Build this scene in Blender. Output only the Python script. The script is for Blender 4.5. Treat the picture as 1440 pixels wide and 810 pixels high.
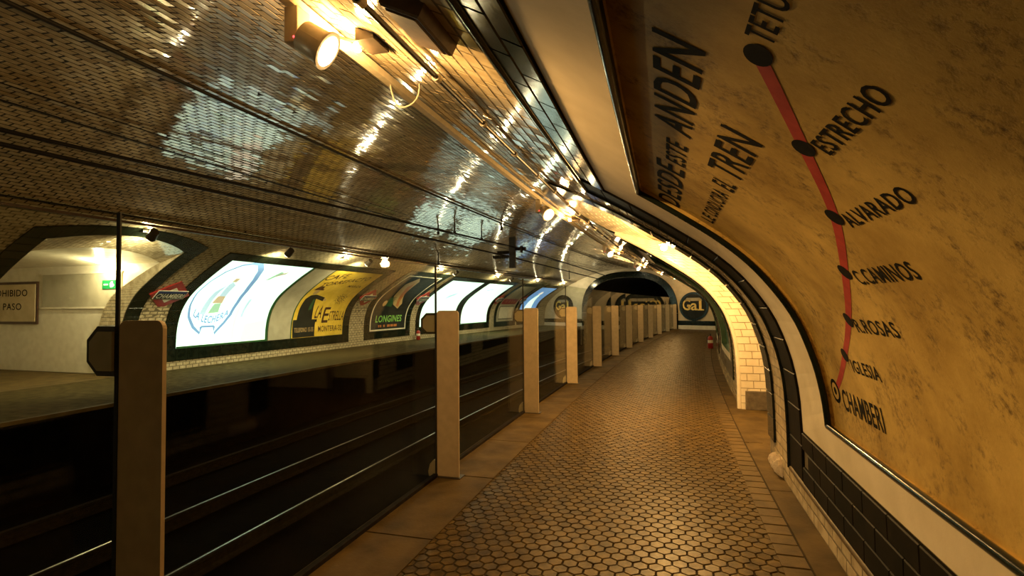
import bpy, bmesh, math, random
import numpy as np
from mathutils import Matrix, Vector

# ------------------------------------------------------------------ camera, world, exposure
for o in list(bpy.data.objects):
    bpy.data.objects.remove(o, do_unlink=True)
SC = bpy.context.scene
COL = SC.collection
F_PX, YAW, PITCH, ROLL, EYE = 754.15, 0.26183, 0.03132, -0.00808, 1.45
R = 1 / 0.00551                       # radius of the station's curve
fw = Vector((-math.sin(YAW) * math.cos(PITCH), math.cos(YAW) * math.cos(PITCH), math.sin(PITCH)))
rt = Vector((math.cos(YAW), math.sin(YAW), 0))
up = rt.cross(fw)
cr_, sr_ = math.cos(ROLL), math.sin(ROLL)
rt2 = rt * cr_ + up * sr_
up2 = up * cr_ - rt * sr_
camd = bpy.data.cameras.new('camera')
camd.sensor_width = 36; camd.lens = F_PX / 1440 * 36
camd.clip_start = 0.02; camd.clip_end = 300
cam = bpy.data.objects.new('camera', camd)
COL.objects.link(cam)
M = Matrix.Identity(4)
for i in range(3):
    M[i][0] = rt2[i]; M[i][1] = up2[i]; M[i][2] = -fw[i]
M[2][3] = EYE
cam.matrix_world = M
SC.camera = cam
world = bpy.data.worlds.new('world'); SC.world = world
world.use_nodes = True
world.node_tree.nodes['Background'].inputs[0].default_value = (0, 0, 0, 1)
world.node_tree.nodes['Background'].inputs[1].default_value = 0
SC.view_settings.view_transform = 'Standard'
SC.view_settings.look = 'None'
SC.view_settings.gamma = 1
SC.view_settings.use_curve_mapping = False
SC.view_settings.exposure = 1.0
WARM = (1.0, 0.565, 0.17)
LEFTWARM = (1.0, 0.86, 0.48)
E_RIGHT, E_LEFT, E_SPOT, E_PANEL = 27.0, 46.0, 64.0, .72
rng = np.random.default_rng(7)
random.seed(7)

# ------------------------------------------------------------------ track coordinates (s along, u across, z up)
def W(s, u, z):
    s = np.asarray(s, float); u = np.asarray(u, float); z = np.asarray(z, float)
    s, u, z = np.broadcast_arrays(s, u, z)
    th = s / R
    return np.stack([R - (R - u) * np.cos(th), (R - u) * np.sin(th), z], -1)

UC = -5.1
PR = np.array([(6.03, -.3), (6.03, 0.), (6.03, .3), (6.025, .56), (6.01, .82), (5.975, 1.03), (5.925, 1.2), (5.86, 1.36), (5.76, 1.52),
               (5.62, 1.69), (5.45, 1.84), (5.26, 1.975), (5.0, 2.145), (4.64, 2.36), (4.2, 2.59), (3.6, 2.865), (2.9, 3.13),
               (2.1, 3.36), (1.2, 3.53), (0, 3.6), (-1.2, 3.53)])
def spline(P, n):
    o = []
    for i in range(1, len(P) - 2):
        a, b, c, d = P[i-1], P[i], P[i+1], P[i+2]
        for j in range(n):
            t = j / n
            o.append(.5 * (2*b + (c-a)*t + (2*a-5*b+4*c-d)*t*t + (3*b-a-3*c+d)*t**3))
    o.append(P[-2])
    return np.array(o)
_h = spline(PR, 20)
_p = np.vstack([[(6.03, -.6)], _h, (_h * [-1, 1])[::-1][1:], [(-6.03, -.6)]])
FU, FZ = _p[:, 0] + UC, _p[:, 1]
FT = np.r_[0, np.cumsum(np.hypot(np.diff(FU), np.diff(FZ)))] - .6
TT = FT[-1] - .6                      # arc length from right foot to left foot
_gu, _gz = np.gradient(FU, FT), np.gradient(FZ, FT)
def frame(s, T):
    """position, along, up-arc, inward normal on the vault at arc length T from the right foot"""
    s = np.asarray(s, float); T = np.asarray(T, float); s, T = np.broadcast_arrays(s, T)
    u, z = np.interp(T, FT, FU), np.interp(T, FT, FZ)
    du, dz = np.interp(T, FT, _gu), np.interp(T, FT, _gz)
    L = np.hypot(du, dz); du, dz = du / L, dz / L
    th = s / R
    er = np.stack([np.cos(th), -np.sin(th), 0 * th], -1)
    es = np.stack([np.sin(th), np.cos(th), 0 * th], -1)
    ez = np.array([0, 0, 1.0])
    et = du[..., None] * er + dz[..., None] * ez
    n = -dz[..., None] * er + du[..., None] * ez
    return W(s, u, z), es, et, n
def wall(side, s, t, off=0.0):
    T = np.asarray(t, float) if side > 0 else TT - np.asarray(t, float)
    p, es, et, n = frame(s, T)
    return p + n * np.asarray(off, float)[..., None]
def wall_uz(side, t):
    T = t if side > 0 else TT - t
    return float(np.interp(T, FT, FU)), float(np.interp(T, FT, FZ))
def project(P):
    d = P - np.array([0, 0, EYE])
    y = d @ np.array(fw); y = np.where(y < .05, .05, y)
    return np.stack([720 + F_PX * (d @ np.array(rt2)) / y, 405 - F_PX * (d @ np.array(up2)) / y, y], -1)

# ------------------------------------------------------------------ object helpers
def tag(o, label, cat=None, group=None, kind=None):
    if label: o['label'] = label
    if cat: o['category'] = cat
    if group: o['group'] = group
    if kind: o['kind'] = kind
    return o
def link(name, data, parent=None):
    o = bpy.data.objects.new(name, data); COL.objects.link(o)
    if parent is not None: o.parent = parent
    return o
def empty(name, label, cat, loc=None, group=None, kind=None):
    o = link(name, None); o.empty_display_size = .1
    tag(o, label, cat, group, kind)
    return o
def quick(verts, quads, material, name='mesh', smooth=False):
    verts = np.asarray(verts, np.float32).reshape(-1, 3); quads = np.asarray(quads, np.int32).reshape(-1, 4)
    me = bpy.data.meshes.new(name)
    me.vertices.add(len(verts)); me.vertices.foreach_set('co', verts.ravel())
    me.loops.add(quads.size); me.loops.foreach_set('vertex_index', quads.ravel())
    me.polygons.add(len(quads))
    me.polygons.foreach_set('loop_start', np.arange(0, quads.size, 4, dtype=np.int32))
    me.polygons.foreach_set('loop_total', np.full(len(quads), 4, np.int32))
    me.polygons.foreach_set('use_smooth', np.full(len(quads), bool(smooth)))
    me.update(calc_edges=True); me.validate()
    me.materials.append(material)
    return me
def pydata(verts, faces, material, name='mesh', smooth=False):
    me = bpy.data.meshes.new(name)
    me.from_pydata([tuple(map(float, v)) for v in verts], [], [tuple(map(int, f)) for f in faces])
    if smooth:
        for p in me.polygons: p.use_smooth = True
    me.update(); me.materials.append(material)
    return me
class Acc:
    """collects quads"""
    def __init__(self): self.v = []; self.q = []; self.n = 0
    def add(self, v, q):
        v = np.asarray(v, float).reshape(-1, 3); q = np.asarray(q, int).reshape(-1, 4)
        self.v.append(v); self.q.append(q + self.n); self.n += len(v); return self
    def grid(self, P):
        P = np.asarray(P); a, b = P.shape[:2]
        i = np.arange(a * b).reshape(a, b)
        q = np.stack([i[:-1, :-1], i[1:, :-1], i[1:, 1:], i[:-1, 1:]], -1)
        return self.add(P, q)
    def obj(self, name, material, parent=None, smooth=False):
        return link(name, quick(np.vstack(self.v), np.vstack(self.q), material, name, smooth), parent)
def sweep(profile, s0, s1, ns, cap=True, acc=None):
    """closed (u,z) polygon carried along the track"""
    a = acc or Acc()
    pr = np.array(profile + [profile[0]], float)
    ss = np.linspace(s0, s1, ns + 1)
    a.grid(W(ss[:, None], pr[None, :, 0], pr[None, :, 1]))
    if cap:
        n = len(profile)
        for s in (s0, s1):
            P = W(s, np.array(profile)[:, 0], np.array(profile)[:, 1])
            c = P.mean(0)
            for i in range(n):
                a.add([P[i], P[(i+1) % n], c, c], [[0, 1, 2, 3]])
    return a
def rect(u0, u1, z0, z1): return [(u0, z0), (u1, z0), (u1, z1), (u0, z1)]
def sbox(name, s0, s1, u0, u1, z0, z1, material, parent=None, ns=1):
    return hexa(name, W([s0, s1, s1, s0, s0, s1, s1, s0], [u0, u0, u1, u1, u0, u0, u1, u1], [z0]*4 + [z1]*4), material, parent) if ns == 1 \
        else sweep(rect(u0, u1, z0, z1), s0, s1, ns).obj(name, material, parent)
HEXQ = [[0, 3, 2, 1], [4, 5, 6, 7], [0, 1, 5, 4], [1, 2, 6, 5], [2, 3, 7, 6], [3, 0, 4, 7]]
def hexa(name, P, material, parent=None, bevel=0):
    me = quick(P, HEXQ, material, name)
    if bevel:
        bm = bmesh.new(); bm.from_mesh(me)
        bmesh.ops.bevel(bm, geom=bm.edges[:], offset=bevel, segments=2, affect='EDGES', profile=.6)
        bm.to_mesh(me); bm.free()
    return link(name, me, parent)
def wtile(side, s0, s1, t0, t1, o0, o1, c, nt=1):
    """chamfered tile following the wall: verts, quads"""
    a = Acc()
    tb = np.linspace(t0, t1, nt + 1); tc = np.linspace(t0 + c, t1 - c, nt + 1)
    rows = []
    for k in range(nt + 1):
        rows.append([wall(side, s0, tb[k], o0), wall(side, s0, tb[k], o1 - c), wall(side, s0 + c, tc[k], o1),
                     wall(side, s1 - c, tc[k], o1), wall(side, s1, tb[k], o1 - c), wall(side, s1, tb[k], o0)])
    P = np.array(rows).reshape(nt + 1, 6, 3)
    a.grid(P)
    for k in (0, nt):
        a.add(P[k], [[0, 1, 4, 5], [1, 2, 3, 4]])
    return a
def tube(points, r, n=8, closed_ends=True):
    """round bar through world points"""
    P = np.array(points, float); a = Acc()
    d = np.gradient(P, axis=0); d /= np.linalg.norm(d, axis=1)[:, None]
    ref = np.array([0, 0, 1.0]) if abs(d[:, 2]).max() < .9 else np.array([.8, .6, 0.02])
    x = np.cross(d, ref); x /= np.linalg.norm(x, axis=1)[:, None]; y = np.cross(d, x)
    an = np.linspace(0, 2 * math.pi, n + 1)
    r = np.broadcast_to(np.asarray(r, float), (len(P),))
    G = P[:, None] + r[:, None, None] * (np.cos(an)[None, :, None] * x[:, None] + np.sin(an)[None, :, None] * y[:, None])
    a.grid(G)
    if closed_ends:
        for k in (0, len(P) - 1):
            for i in range(n):
                a.add([G[k, i], G[k, i+1], P[k], P[k]], [[0, 1, 2, 3]])
    return a

# ------------------------------------------------------------------ materials
def new_mat(name):
    m = bpy.data.materials.new(name); m.use_nodes = True
    nt = m.node_tree; b = nt.nodes['Principled BSDF']
    return m, nt, b
def ramp(nt, fac, c0, c1, p0=.35, p1=.65):
    r = nt.nodes.new('ShaderNodeValToRGB')
    r.color_ramp.elements[0].position = p0; r.color_ramp.elements[1].position = p1
    r.color_ramp.elements[0].color = (*c0, 1); r.color_ramp.elements[1].color = (*c1, 1)
    nt.links.new(fac, r.inputs[0]); return r.outputs[0]
def noise(nt, scale, detail=3, rough=.55, stretch=None):
    g = nt.nodes.new('ShaderNodeNewGeometry')
    n = nt.nodes.new('ShaderNodeTexNoise'); n.inputs['Scale'].default_value = scale
    n.inputs['Detail'].default_value = detail; n.inputs['Roughness'].default_value = rough
    src = g.outputs['Position']
    if stretch:
        mp = nt.nodes.new('ShaderNodeMapping'); mp.inputs['Scale'].default_value = stretch
        nt.links.new(src, mp.inputs[0]); src = mp.outputs[0]
    nt.links.new(src, n.inputs['Vector'])
    return n.outputs['Fac']
def pmat(name, c0, c1=None, rough=.5, scale=6, spec=.5, metal=0, bump=0, bscale=40, coat=0, p0=.35, p1=.65, rough2=None, bdist=.01):
    m, nt, b = new_mat(name)
    if c1 is None: c1 = tuple(min(1, x * 1.15 + .003) for x in c0)
    f = noise(nt, scale)
    nt.links.new(ramp(nt, f, c0, c1, p0, p1), b.inputs['Base Color'])
    b.inputs['Roughness'].default_value = rough
    if rough2 is not None:
        mr = nt.nodes.new('ShaderNodeMapRange'); mr.inputs[3].default_value = rough; mr.inputs[4].default_value = rough2
        nt.links.new(noise(nt, scale * 2.3), mr.inputs[0]); nt.links.new(mr.outputs[0], b.inputs['Roughness'])
    b.inputs['Specular IOR Level'].default_value = spec
    b.inputs['Metallic'].default_value = metal
    b.inputs['Coat Weight'].default_value = coat
    if bump:
        bp = nt.nodes.new('ShaderNodeBump'); bp.inputs['Strength'].default_value = bump; bp.inputs['Distance'].default_value = bdist
        nt.links.new(noise(nt, bscale, 4), bp.inputs['Height']); nt.links.new(bp.outputs[0], b.inputs['Normal'])
    return m
def emat(name, col, strength):
    m, nt, b = new_mat(name)
    b.inputs['Base Color'].default_value = (*col, 1)
    b.inputs['Emission Color'].default_value = (*col, 1); b.inputs['Emission Strength'].default_value = strength
    b.inputs['Roughness'].default_value = .3
    return m
MT = {}
MT['tile'] = pmat('white_glazed_tile', (.43, .34, .21), (.64, .53, .36), rough=.05, rough2=.11, scale=9, spec=.6, bump=.03, bscale=18)
MT['grout'] = pmat('dark_grout', (.014, .010, .006), (.03, .022, .013), rough=.9, scale=12)
MT['wgrout'] = pmat('grey_wall_grout', (.13, .10, .055), (.20, .155, .09), rough=.9, scale=12)
MT['jgrout'] = pmat('pale_jamb_grout', (.30, .23, .14), (.38, .30, .19), rough=.9, scale=12)
MT['black'] = pmat('black_glazed_tile', (.005, .008, .005), (.012, .016, .010), rough=.10, rough2=.22, scale=7, spec=.25, bump=.06, bscale=30)
MT['cream'] = pmat('cream_plaster', (.66, .56, .40), (.78, .67, .50), rough=.7, scale=3, spec=.25, bump=.08, bscale=60)
MT['jamb'] = pmat('white_jamb_tile', (.74, .67, .54), (.84, .77, .64), rough=.25, scale=6, spec=.5)
MT['hexs'] = pmat('hexagonal_paver', (.048, .028, .006), (.14, .088, .024), rough=.25, rough2=.5, scale=11, spec=.13, bump=.15, bscale=70)
MT['pgrout'] = pmat('paver_joint_dirt', (.014, .008, .003), (.03, .019, .008), rough=.95, scale=9)
MT['conc'] = pmat('worn_concrete', (.06, .037, .010), (.12, .077, .025), rough=.55, rough2=.8, scale=3.5, spec=.2, bump=.2, bscale=45)
MT['course'] = pmat('brown_edge_brick', (.075, .047, .014), (.135, .087, .03), rough=.5, scale=6, spec=.22, bump=.15, bscale=60)
MT['farfloor'] = pmat('far_platform_paving', (.040, .029, .010), (.085, .063, .025), rough=.9, scale=7, spec=.05, bump=.2, bscale=50)
MT['trench'] = pmat('shaded_soot_trackbed', (.0010, .0008, .0006), (.0035, .0028, .002), rough=.95, scale=5, spec=.02, bump=.4, bscale=30)  # soot colour with the trench's shade darkened into it
MT['rail'] = pmat('polished_rail_steel', (.30, .28, .25), (.42, .39, .35), rough=.32, scale=20, metal=1)
MT['rust'] = pmat('rusty_steel', (.010, .007, .005), (.022, .015, .010), rough=.9, scale=20, spec=.15)
MT['post'] = pmat('beige_post_paint', (.54, .43, .28), (.62, .50, .33), rough=.5, scale=14, spec=.4, bump=.05, bscale=150)
MT['patchbrown'] = pmat('dark_brown_patch', (.10, .055, .025), (.15, .085, .04), rough=.6, scale=20)
MT['dark'] = pmat('dark_clamp_metal', (.035, .026, .018), (.055, .04, .03), rough=.4, scale=20, spec=.5)
MT['wire'] = pmat('black_cable', (.008, .007, .006), (.016, .013, .011), rough=.6, scale=20)
MT['paint'] = pmat('pale_rail_paint', (.62, .55, .42), (.72, .64, .50), rough=.35, scale=20, spec=.5)
MT['ltblack'] = pmat('black_wall_lettering', (.006, .0045, .003), (.022, .016, .009), rough=.8, spec=.1, scale=30, p0=.5, p1=.8)
MT['ltred'] = pmat('red_route_paint', (.36, .022, .018), (.48, .045, .03), rough=.6, scale=14)
MT['red'] = pmat('red_enamel', (.30, .012, .010), (.38, .022, .016), rough=.4, scale=10, spec=.5)
MT['blue'] = pmat('dark_blue_enamel', (.010, .02, .12), (.015, .03, .17), rough=.3, scale=10)
MT['white'] = pmat('white_enamel', (.72, .68, .56), (.80, .76, .64), rough=.35, scale=10)
MT['yellow'] = pmat('yellow_poster_tile', (.74, .48, .05), (.90, .62, .09), rough=.3, scale=3.5, spec=.4)
MT['brown'] = pmat('dark_brown_print', (.055, .022, .012), (.085, .035, .018), rough=.4, scale=10)
MT['green'] = pmat('dark_green_print', (.02, .075, .03), (.03, .11, .04), rough=.35, scale=10)
MT['limegreen'] = pmat('lime_lettering', (.22, .55, .10), (.32, .68, .16), rough=.35, scale=10)
MT['tan'] = pmat('tan_print', (.50, .33, .15), (.62, .42, .20), rough=.4, scale=5)
MT['orange'] = pmat('orange_lettering', (.45, .15, .04), (.52, .18, .05), rough=.4, scale=10)
MT['gold'] = pmat('gold_lettering', (.90, .62, .13), (1.0, .78, .24), rough=.35, scale=6)
MT['slate'] = pmat('dark_slate_print', (.010, .012, .011), (.022, .024, .022), rough=.5, scale=5, spec=.2)
MT['greyplaster'] = pmat('grey_beige_plaster', (.40, .36, .27), (.48, .43, .33), rough=.7, scale=4)
MT['stone'] = pmat('dark_stone_block', (.10, .08, .06), (.17, .14, .10), rough=.7, scale=14, bump=.2)
MT['rubble'] = pmat('crumbling_plaster', (.70, .58, .46), (.90, .80, .68), rough=.85, scale=25, bump=.6, bscale=60)
MT['signpaper'] = pmat('beige_sign_face', (.55, .42, .25), (.66, .52, .33), rough=.6, scale=4)
MT['exitgreen'] = emat('exit_sign_green', (.01, .20, .06), .10)
MT['exitwhite'] = emat('exit_sign_white', (.8, 1, .8), .25)
MT['lens'] = emat('glowing_lamp_glass', (1.0, .74, .42), 55)
MT['lens2'] = emat('spotlight_lens', (1.0, .78, .48), 14)
MT['redled'] = emat('red_indicator', (1, .05, .05), 3)
MT['lit'] = emat('backlit_white_panel', (.74, 1.0, .83), E_PANEL)
MT['litblue'] = emat('backlit_blue_print', (.22, .42, .86), E_PANEL * .32)
MT['litpale'] = emat('backlit_pale_blue_print', (.50, .72, .92), E_PANEL * .5)
MT['litgreen'] = emat('backlit_green_print', (.40, .72, .55), E_PANEL * .36)
MT['litpink'] = emat('backlit_cream_print', (1.0, .88, .72), E_PANEL * .75)
MT['litbrown'] = emat('backlit_brown_print', (.62, .50, .34), E_PANEL * .4)
MT['litsky'] = emat('backlit_sky_blue', (.20, .46, .95), E_PANEL * .42)
MT['tunnel'] = pmat('sooty_tunnel_lining', (.008, .007, .006), (.018, .015, .012), rough=.95, scale=3)

def map_mat():
    m, nt, b = new_mat('aged_ochre_plaster')
    base = ramp(nt, noise(nt, 1.9, 7, .68), (.36, .22, .045), (.66, .45, .13), .34, .66)
    st = ramp(nt, noise(nt, 4.2, 8, .7), (0, 0, 0), (1, 1, 1), .47, .62)
    fine = ramp(nt, noise(nt, 34, 6, .7), (0, 0, 0), (1, 1, 1), .46, .66)
    mu = nt.nodes.new('ShaderNodeMath'); mu.operation = 'MULTIPLY'
    nt.links.new(st, mu.inputs[0]); nt.links.new(fine, mu.inputs[1])
    mx = nt.nodes.new('ShaderNodeMix'); mx.data_type = 'RGBA'
    nt.links.new(mu.outputs[0], mx.inputs[0]); nt.links.new(base, mx.inputs[6]); mx.inputs[7].default_value = (.11, .06, .015, 1)
    nt.links.new(mx.outputs[2], b.inputs['Base Color'])
    b.inputs['Roughness'].default_value = .62; b.inputs['Specular IOR Level'].default_value = .35
    ad = nt.nodes.new('ShaderNodeMath'); ad.operation = 'SUBTRACT'
    nt.links.new(noise(nt, 14, 8, .7), ad.inputs[0]); nt.links.new(mu.outputs[0], ad.inputs[1])
    bp = nt.nodes.new('ShaderNodeBump'); bp.inputs['Strength'].default_value = .16; bp.inputs['Distance'].default_value = .012
    nt.links.new(ad.outputs[0], bp.inputs['Height']); nt.links.new(bp.outputs[0], b.inputs['Normal'])
    return m
MT['map'] = map_mat()
def glass_mat():
    m = bpy.data.materials.new('clear_barrier_glass'); m.use_nodes = True
    nt = m.node_tree; nt.nodes.clear()
    out = nt.nodes.new('ShaderNodeOutputMaterial')
    tr = nt.nodes.new('ShaderNodeBsdfTransparent'); tr.inputs[0].default_value = (.93, .96, .92, 1)
    gl = nt.nodes.new('ShaderNodeBsdfGlossy'); gl.inputs['Roughness'].default_value = .012
    gl.inputs[0].default_value = (1, 1, 1, 1)
    lw = nt.nodes.new('ShaderNodeLayerWeight'); lw.inputs[0].default_value = .5
    pw = nt.nodes.new('ShaderNodeMath'); pw.operation = 'POWER'; pw.inputs[1].default_value = 7
    ma = nt.nodes.new('ShaderNodeMath'); ma.operation = 'MULTIPLY_ADD'; ma.inputs[1].default_value = .96; ma.inputs[2].default_value = .008
    mx = nt.nodes.new('ShaderNodeMixShader')
    nt.links.new(lw.outputs['Facing'], pw.inputs[0]); nt.links.new(pw.outputs[0], ma.inputs[0])
    nt.links.new(ma.outputs[0], mx.inputs[0]); nt.links.new(tr.outputs[0], mx.inputs[1]); nt.links.new(gl.outputs[0], mx.inputs[2])
    nt.links.new(mx.outputs[0], out.inputs[0])
    return m
MT['glass'] = glass_mat()

# ------------------------------------------------------------------ flat print: letters and shapes laid on curved surfaces
def slice_flat(V, Fc, step_y, step_x=None):
    bm = bmesh.new()
    vs = [bm.verts.new((x, y, 0)) for x, y in V]
    for f in Fc:
        try: bm.faces.new([vs[i] for i in f])
        except ValueError: pass
    bmesh.ops.triangulate(bm, faces=bm.faces[:])
    ys = [v[1] for v in V]; xs = [v[0] for v in V]
    for lo, hi, st, ax in ((min(ys), max(ys), step_y, 1), (min(xs), max(xs), step_x, 0)):
        if not st: continue
        k = lo + st
        while k < hi - 1e-4:
            co = (0, k, 0) if ax else (k, 0, 0); no = (0, 1, 0) if ax else (1, 0, 0)
            bmesh.ops.bisect_plane(bm, geom=bm.verts[:] + bm.edges[:] + bm.faces[:], plane_co=co, plane_no=no)
            k += st
    bm.verts.index_update()
    V2 = np.array([(v.co.x, v.co.y) for v in bm.verts]); F2 = [[v.index for v in f.verts] for f in bm.faces]
    bm.free()
    return V2, F2
def text2d(txt, x0, x1, y0, y1, bold=.0, shear=0, res=3):
    cu = bpy.data.curves.new('txt', 'FONT'); cu.body = txt; cu.resolution_u = res; cu.offset = bold * .4; cu.shear = shear; cu.space_character = 1.08
    ob = bpy.data.objects.new('txt', cu); COL.objects.link(ob)
    me = bpy.data.meshes.new_from_object(ob.evaluated_get(bpy.context.evaluated_depsgraph_get()))
    V = np.array([(v.co.x, v.co.y) for v in me.vertices]); Fc = [list(p.vertices) for p in me.polygons]
    bpy.data.objects.remove(ob); bpy.data.curves.remove(cu); bpy.data.meshes.remove(me)
    lo, hi = V.min(0), V.max(0)
    V = (V - lo) / (hi - lo)
    return np.stack([x0 + V[:, 0] * (x1 - x0), y0 + V[:, 1] * (y1 - y0)], -1), Fc
def flat(name, V, Fc, mapper, material, parent, step=.05, stepx=None, warp=None):
    V2, F2 = slice_flat(V, Fc, step, stepx)
    x, y = V2[:, 0], V2[:, 1]
    if warp is not None: x, y = warp(x, y)
    return link(name, pydata(mapper(x, y), F2, material, name), parent)
def text(name, txt, x0, x1, y0, y1, mapper, material, parent, bold=.0, step=.05, stepx=None, warp=None, shear=0):
    V, Fc = text2d(txt, x0, x1, y0, y1, bold, shear)
    return flat(name, V, Fc, mapper, material, parent, step, stepx, warp)
def poly(name, pts, mapper, material, parent, step=.08, stepx=None):
    return flat(name, np.array(pts, float), [list(range(len(pts)))], mapper, material, parent, step, stepx)
def stroke(name, pts, w, mapper, material, parent, closed=False, step=.08):
    P = np.array(pts, float); n = len(P)
    d = np.roll(P, -1, 0) - np.roll(P, 1, 0)
    if not closed: d[0] = P[1] - P[0]; d[-1] = P[-1] - P[-2]
    d /= np.linalg.norm(d, axis=1)[:, None]; nn = np.stack([-d[:, 1], d[:, 0]], -1)
    w = np.broadcast_to(np.asarray(w, float), (n,))[:, None] / 2
    V = np.vstack([P + nn * w, P - nn * w])
    Fc = [[i, (i+1) % n, n + (i+1) % n, n + i] for i in range(n if closed else n - 1)]
    return flat(name, V, Fc, mapper, material, parent, step)
def ellipse(cx, cy, rx, ry, n=20, a0=0): return [(cx + rx * math.cos(a0 + 2*math.pi*k/n), cy + ry * math.sin(a0 + 2*math.pi*k/n)) for k in range(n)]
def on_wall(side, off): return lambda x, y: wall(side, x, y, np.zeros_like(x) + off)

# ------------------------------------------------------------------ the setting
S0, S1 = -3.0, 36.0
TW = 4.3                                             # arc length where wall becomes ceiling
PASS = {1: (5.55, 8.0), -1: (5.93, 8.28)}            # clear opening of the two passages
def arch_t(side, s, out=0.0):
    a, b = PASS[side]; a -= out; b += out
    x = np.clip((np.asarray(s, float) - a) / (b - a) * 2 - 1, -1, 1)
    return (3.42 + .55 * out) + (.38) * (1 - x * x)
RECESS = [dict(side=1, s=(-2.2, 4.15), t=(.56, 2.93), inn=(-1.9, 3.50, .735, 2.60)),
          dict(side=1, s=(9.35, 12.3), t=(.5, 3.1), inn=(9.5, 12.0, .62, 2.9)),
          dict(side=1, s=(14.0, 16.6), t=(.5, 3.1), inn=(14.2, 16.35, .62, 2.9))]
def patch(acc, side, s0, s1, ta, tb, ds=.25, dt=.12, off=0.0):
    ns = max(1, int(math.ceil((s1 - s0) / ds))); ss = np.linspace(s0, s1, ns + 1)
    A = np.array([ta(s) if callable(ta) else ta for s in ss], float); B = np.array([tb(s) if callable(tb) else tb for s in ss], float)
    nt = max(1, int(math.ceil((B - A).max() / dt))); f = np.linspace(0, 1, nt + 1)
    t = A[:, None] + (B - A)[:, None] * f[None]
    acc.grid(wall(side, np.repeat(ss[:, None], nt + 1, 1), t, np.full_like(t, off)))
a = Acc()
cuts = [(r['s'], r['t']) for r in RECESS]
pos = S0
for (sa, sb), (ta, tb) in cuts[:1]:
    patch(a, 1, S0, sa, -.3, TW); patch(a, 1, sa, sb, -.3, ta); patch(a, 1, sa, sb, tb, TW); pos = sb
patch(a, 1, pos, PASS[1][0], -.3, TW)
patch(a, 1, PASS[1][0], PASS[1][1], lambda s: float(arch_t(1, s)), TW, ds=.08)
pos = PASS[1][1]
for (sa, sb), (ta, tb) in cuts[1:]:
    patch(a, 1, pos, sa, -.3, TW); patch(a, 1, sa, sb, -.3, ta); patch(a, 1, sa, sb, tb, TW); pos = sb
patch(a, 1, pos, S1, -.3, TW)
wall_right = tag(a.obj('wall_right', MT['wgrout'], smooth=True), 'white glazed brick station wall curving up beside the near platform', 'wall', kind='structure')
a = Acc()
patch(a, -1, S0, PASS[-1][0], -.3, TW); patch(a, -1, PASS[-1][0], PASS[-1][1], lambda s: float(arch_t(-1, s)), TW, ds=.08); patch(a, -1, PASS[-1][1], S1, -.3, TW)
wall_left = tag(a.obj('wall_left', MT['wgrout'], smooth=True), 'white glazed brick station wall behind the opposite platform', 'wall', kind='structure')
a = Acc()
patch(a, 1, S0, S1, TW, TT - TW)
ceiling = tag(a.obj('ceiling', MT['grout'], smooth=True), 'glossy brick barrel vault ceiling arching over both tracks', 'ceiling', kind='structure')
a = Acc()
uu = np.linspace(FU.min(), FU.max(), 60)
zt = np.interp(uu, FU[::-1], FZ[::-1])
a.grid(np.stack([W(S0, uu, -1.25), W(S0, uu, zt)], 1))
tag(a.obj('wall_back', MT['greyplaster']), 'plain plaster wall closing the station behind the photographer', 'wall', kind='structure')

# bricks of the vault: nearest ones single, the rest one field per surface
BL, BW, BH, PL, PW_ = .1505, .0670, .0016, .165, .0825
def outline_boxes(side):
    if side > 0:
        return [(-9, 4.6, .20, 3.14), (8.95, 12.68, .22, 3.36), (13.62, 16.98, .22, 3.36)]
    return [(9.23, 15.72, .22, 3.58), (16.55, 19.5, .22, 3.66), (19.97, 26.98, .22, 3.6), (27.6, 30.35, .22, 3.6), (30.6, 33.6, .22, 3.6)]
nrow = int(TT / PW_)
bs, bt = [], []
for r in range(nrow):
    T = (r + .5) * TT / nrow
    s = np.arange(-.6 + (r % 2) * PL / 2, 35.6, PL)
    bs.append(s); bt.append(np.full_like(s, T))
bs = np.concatenate(bs); bt = np.concatenate(bt)
keep = np.ones(len(bs), bool)
for side in (1, -1):
    t = bt if side > 0 else TT - bt
    for (sa, sb, ta, tb) in outline_boxes(side):
        keep &= ~((bs > sa + .03) & (bs < sb - .03) & (t > ta + .01) & (t < tb - .01))
    pa, pb = PASS[side]
    keep &= ~((bs > pa - .26) & (bs < pb + .26) & (t < arch_t(side, bs, .3) - .03))
bs, bt = bs[keep], bt[keep]
nb = len(bs)
pp, es, et, nn = frame(bs, bt)
ax, ay = rng.normal(0, .009, nb), rng.normal(0, .012, nb)
X = -es + nn * ax[:, None]; X /= np.linalg.norm(X, axis=1)[:, None]
Y = et + nn * ay[:, None]; Y -= X * (X * Y).sum(1)[:, None]; Y /= np.linalg.norm(Y, axis=1)[:, None]
N = np.cross(X, Y)
pp = pp + nn * rng.uniform(-.0004, .0004, nb)[:, None]
c = .0008
bl = np.array([(-BL/2, -BW/2, -.004), (BL/2, -BW/2, -.004), (BL/2, BW/2, -.004), (-BL/2, BW/2, -.004),
               (-BL/2+c, -BW/2+c, BH), (BL/2-c, -BW/2+c, BH), (BL/2-c, BW/2-c, BH), (-BL/2+c, BW/2-c, BH)])
bq = np.array([[4, 5, 6, 7], [0, 1, 5, 4], [1, 2, 6, 5], [2, 3, 7, 6], [3, 0, 4, 7]])
def place(local, X, Y, N, P): return P[:, None] + local[None, :, 0, None] * X[:, None] + local[None, :, 1, None] * Y[:, None] + local[None, :, 2, None] * N[:, None]
BV = place(bl, X, Y, N, pp)
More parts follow.
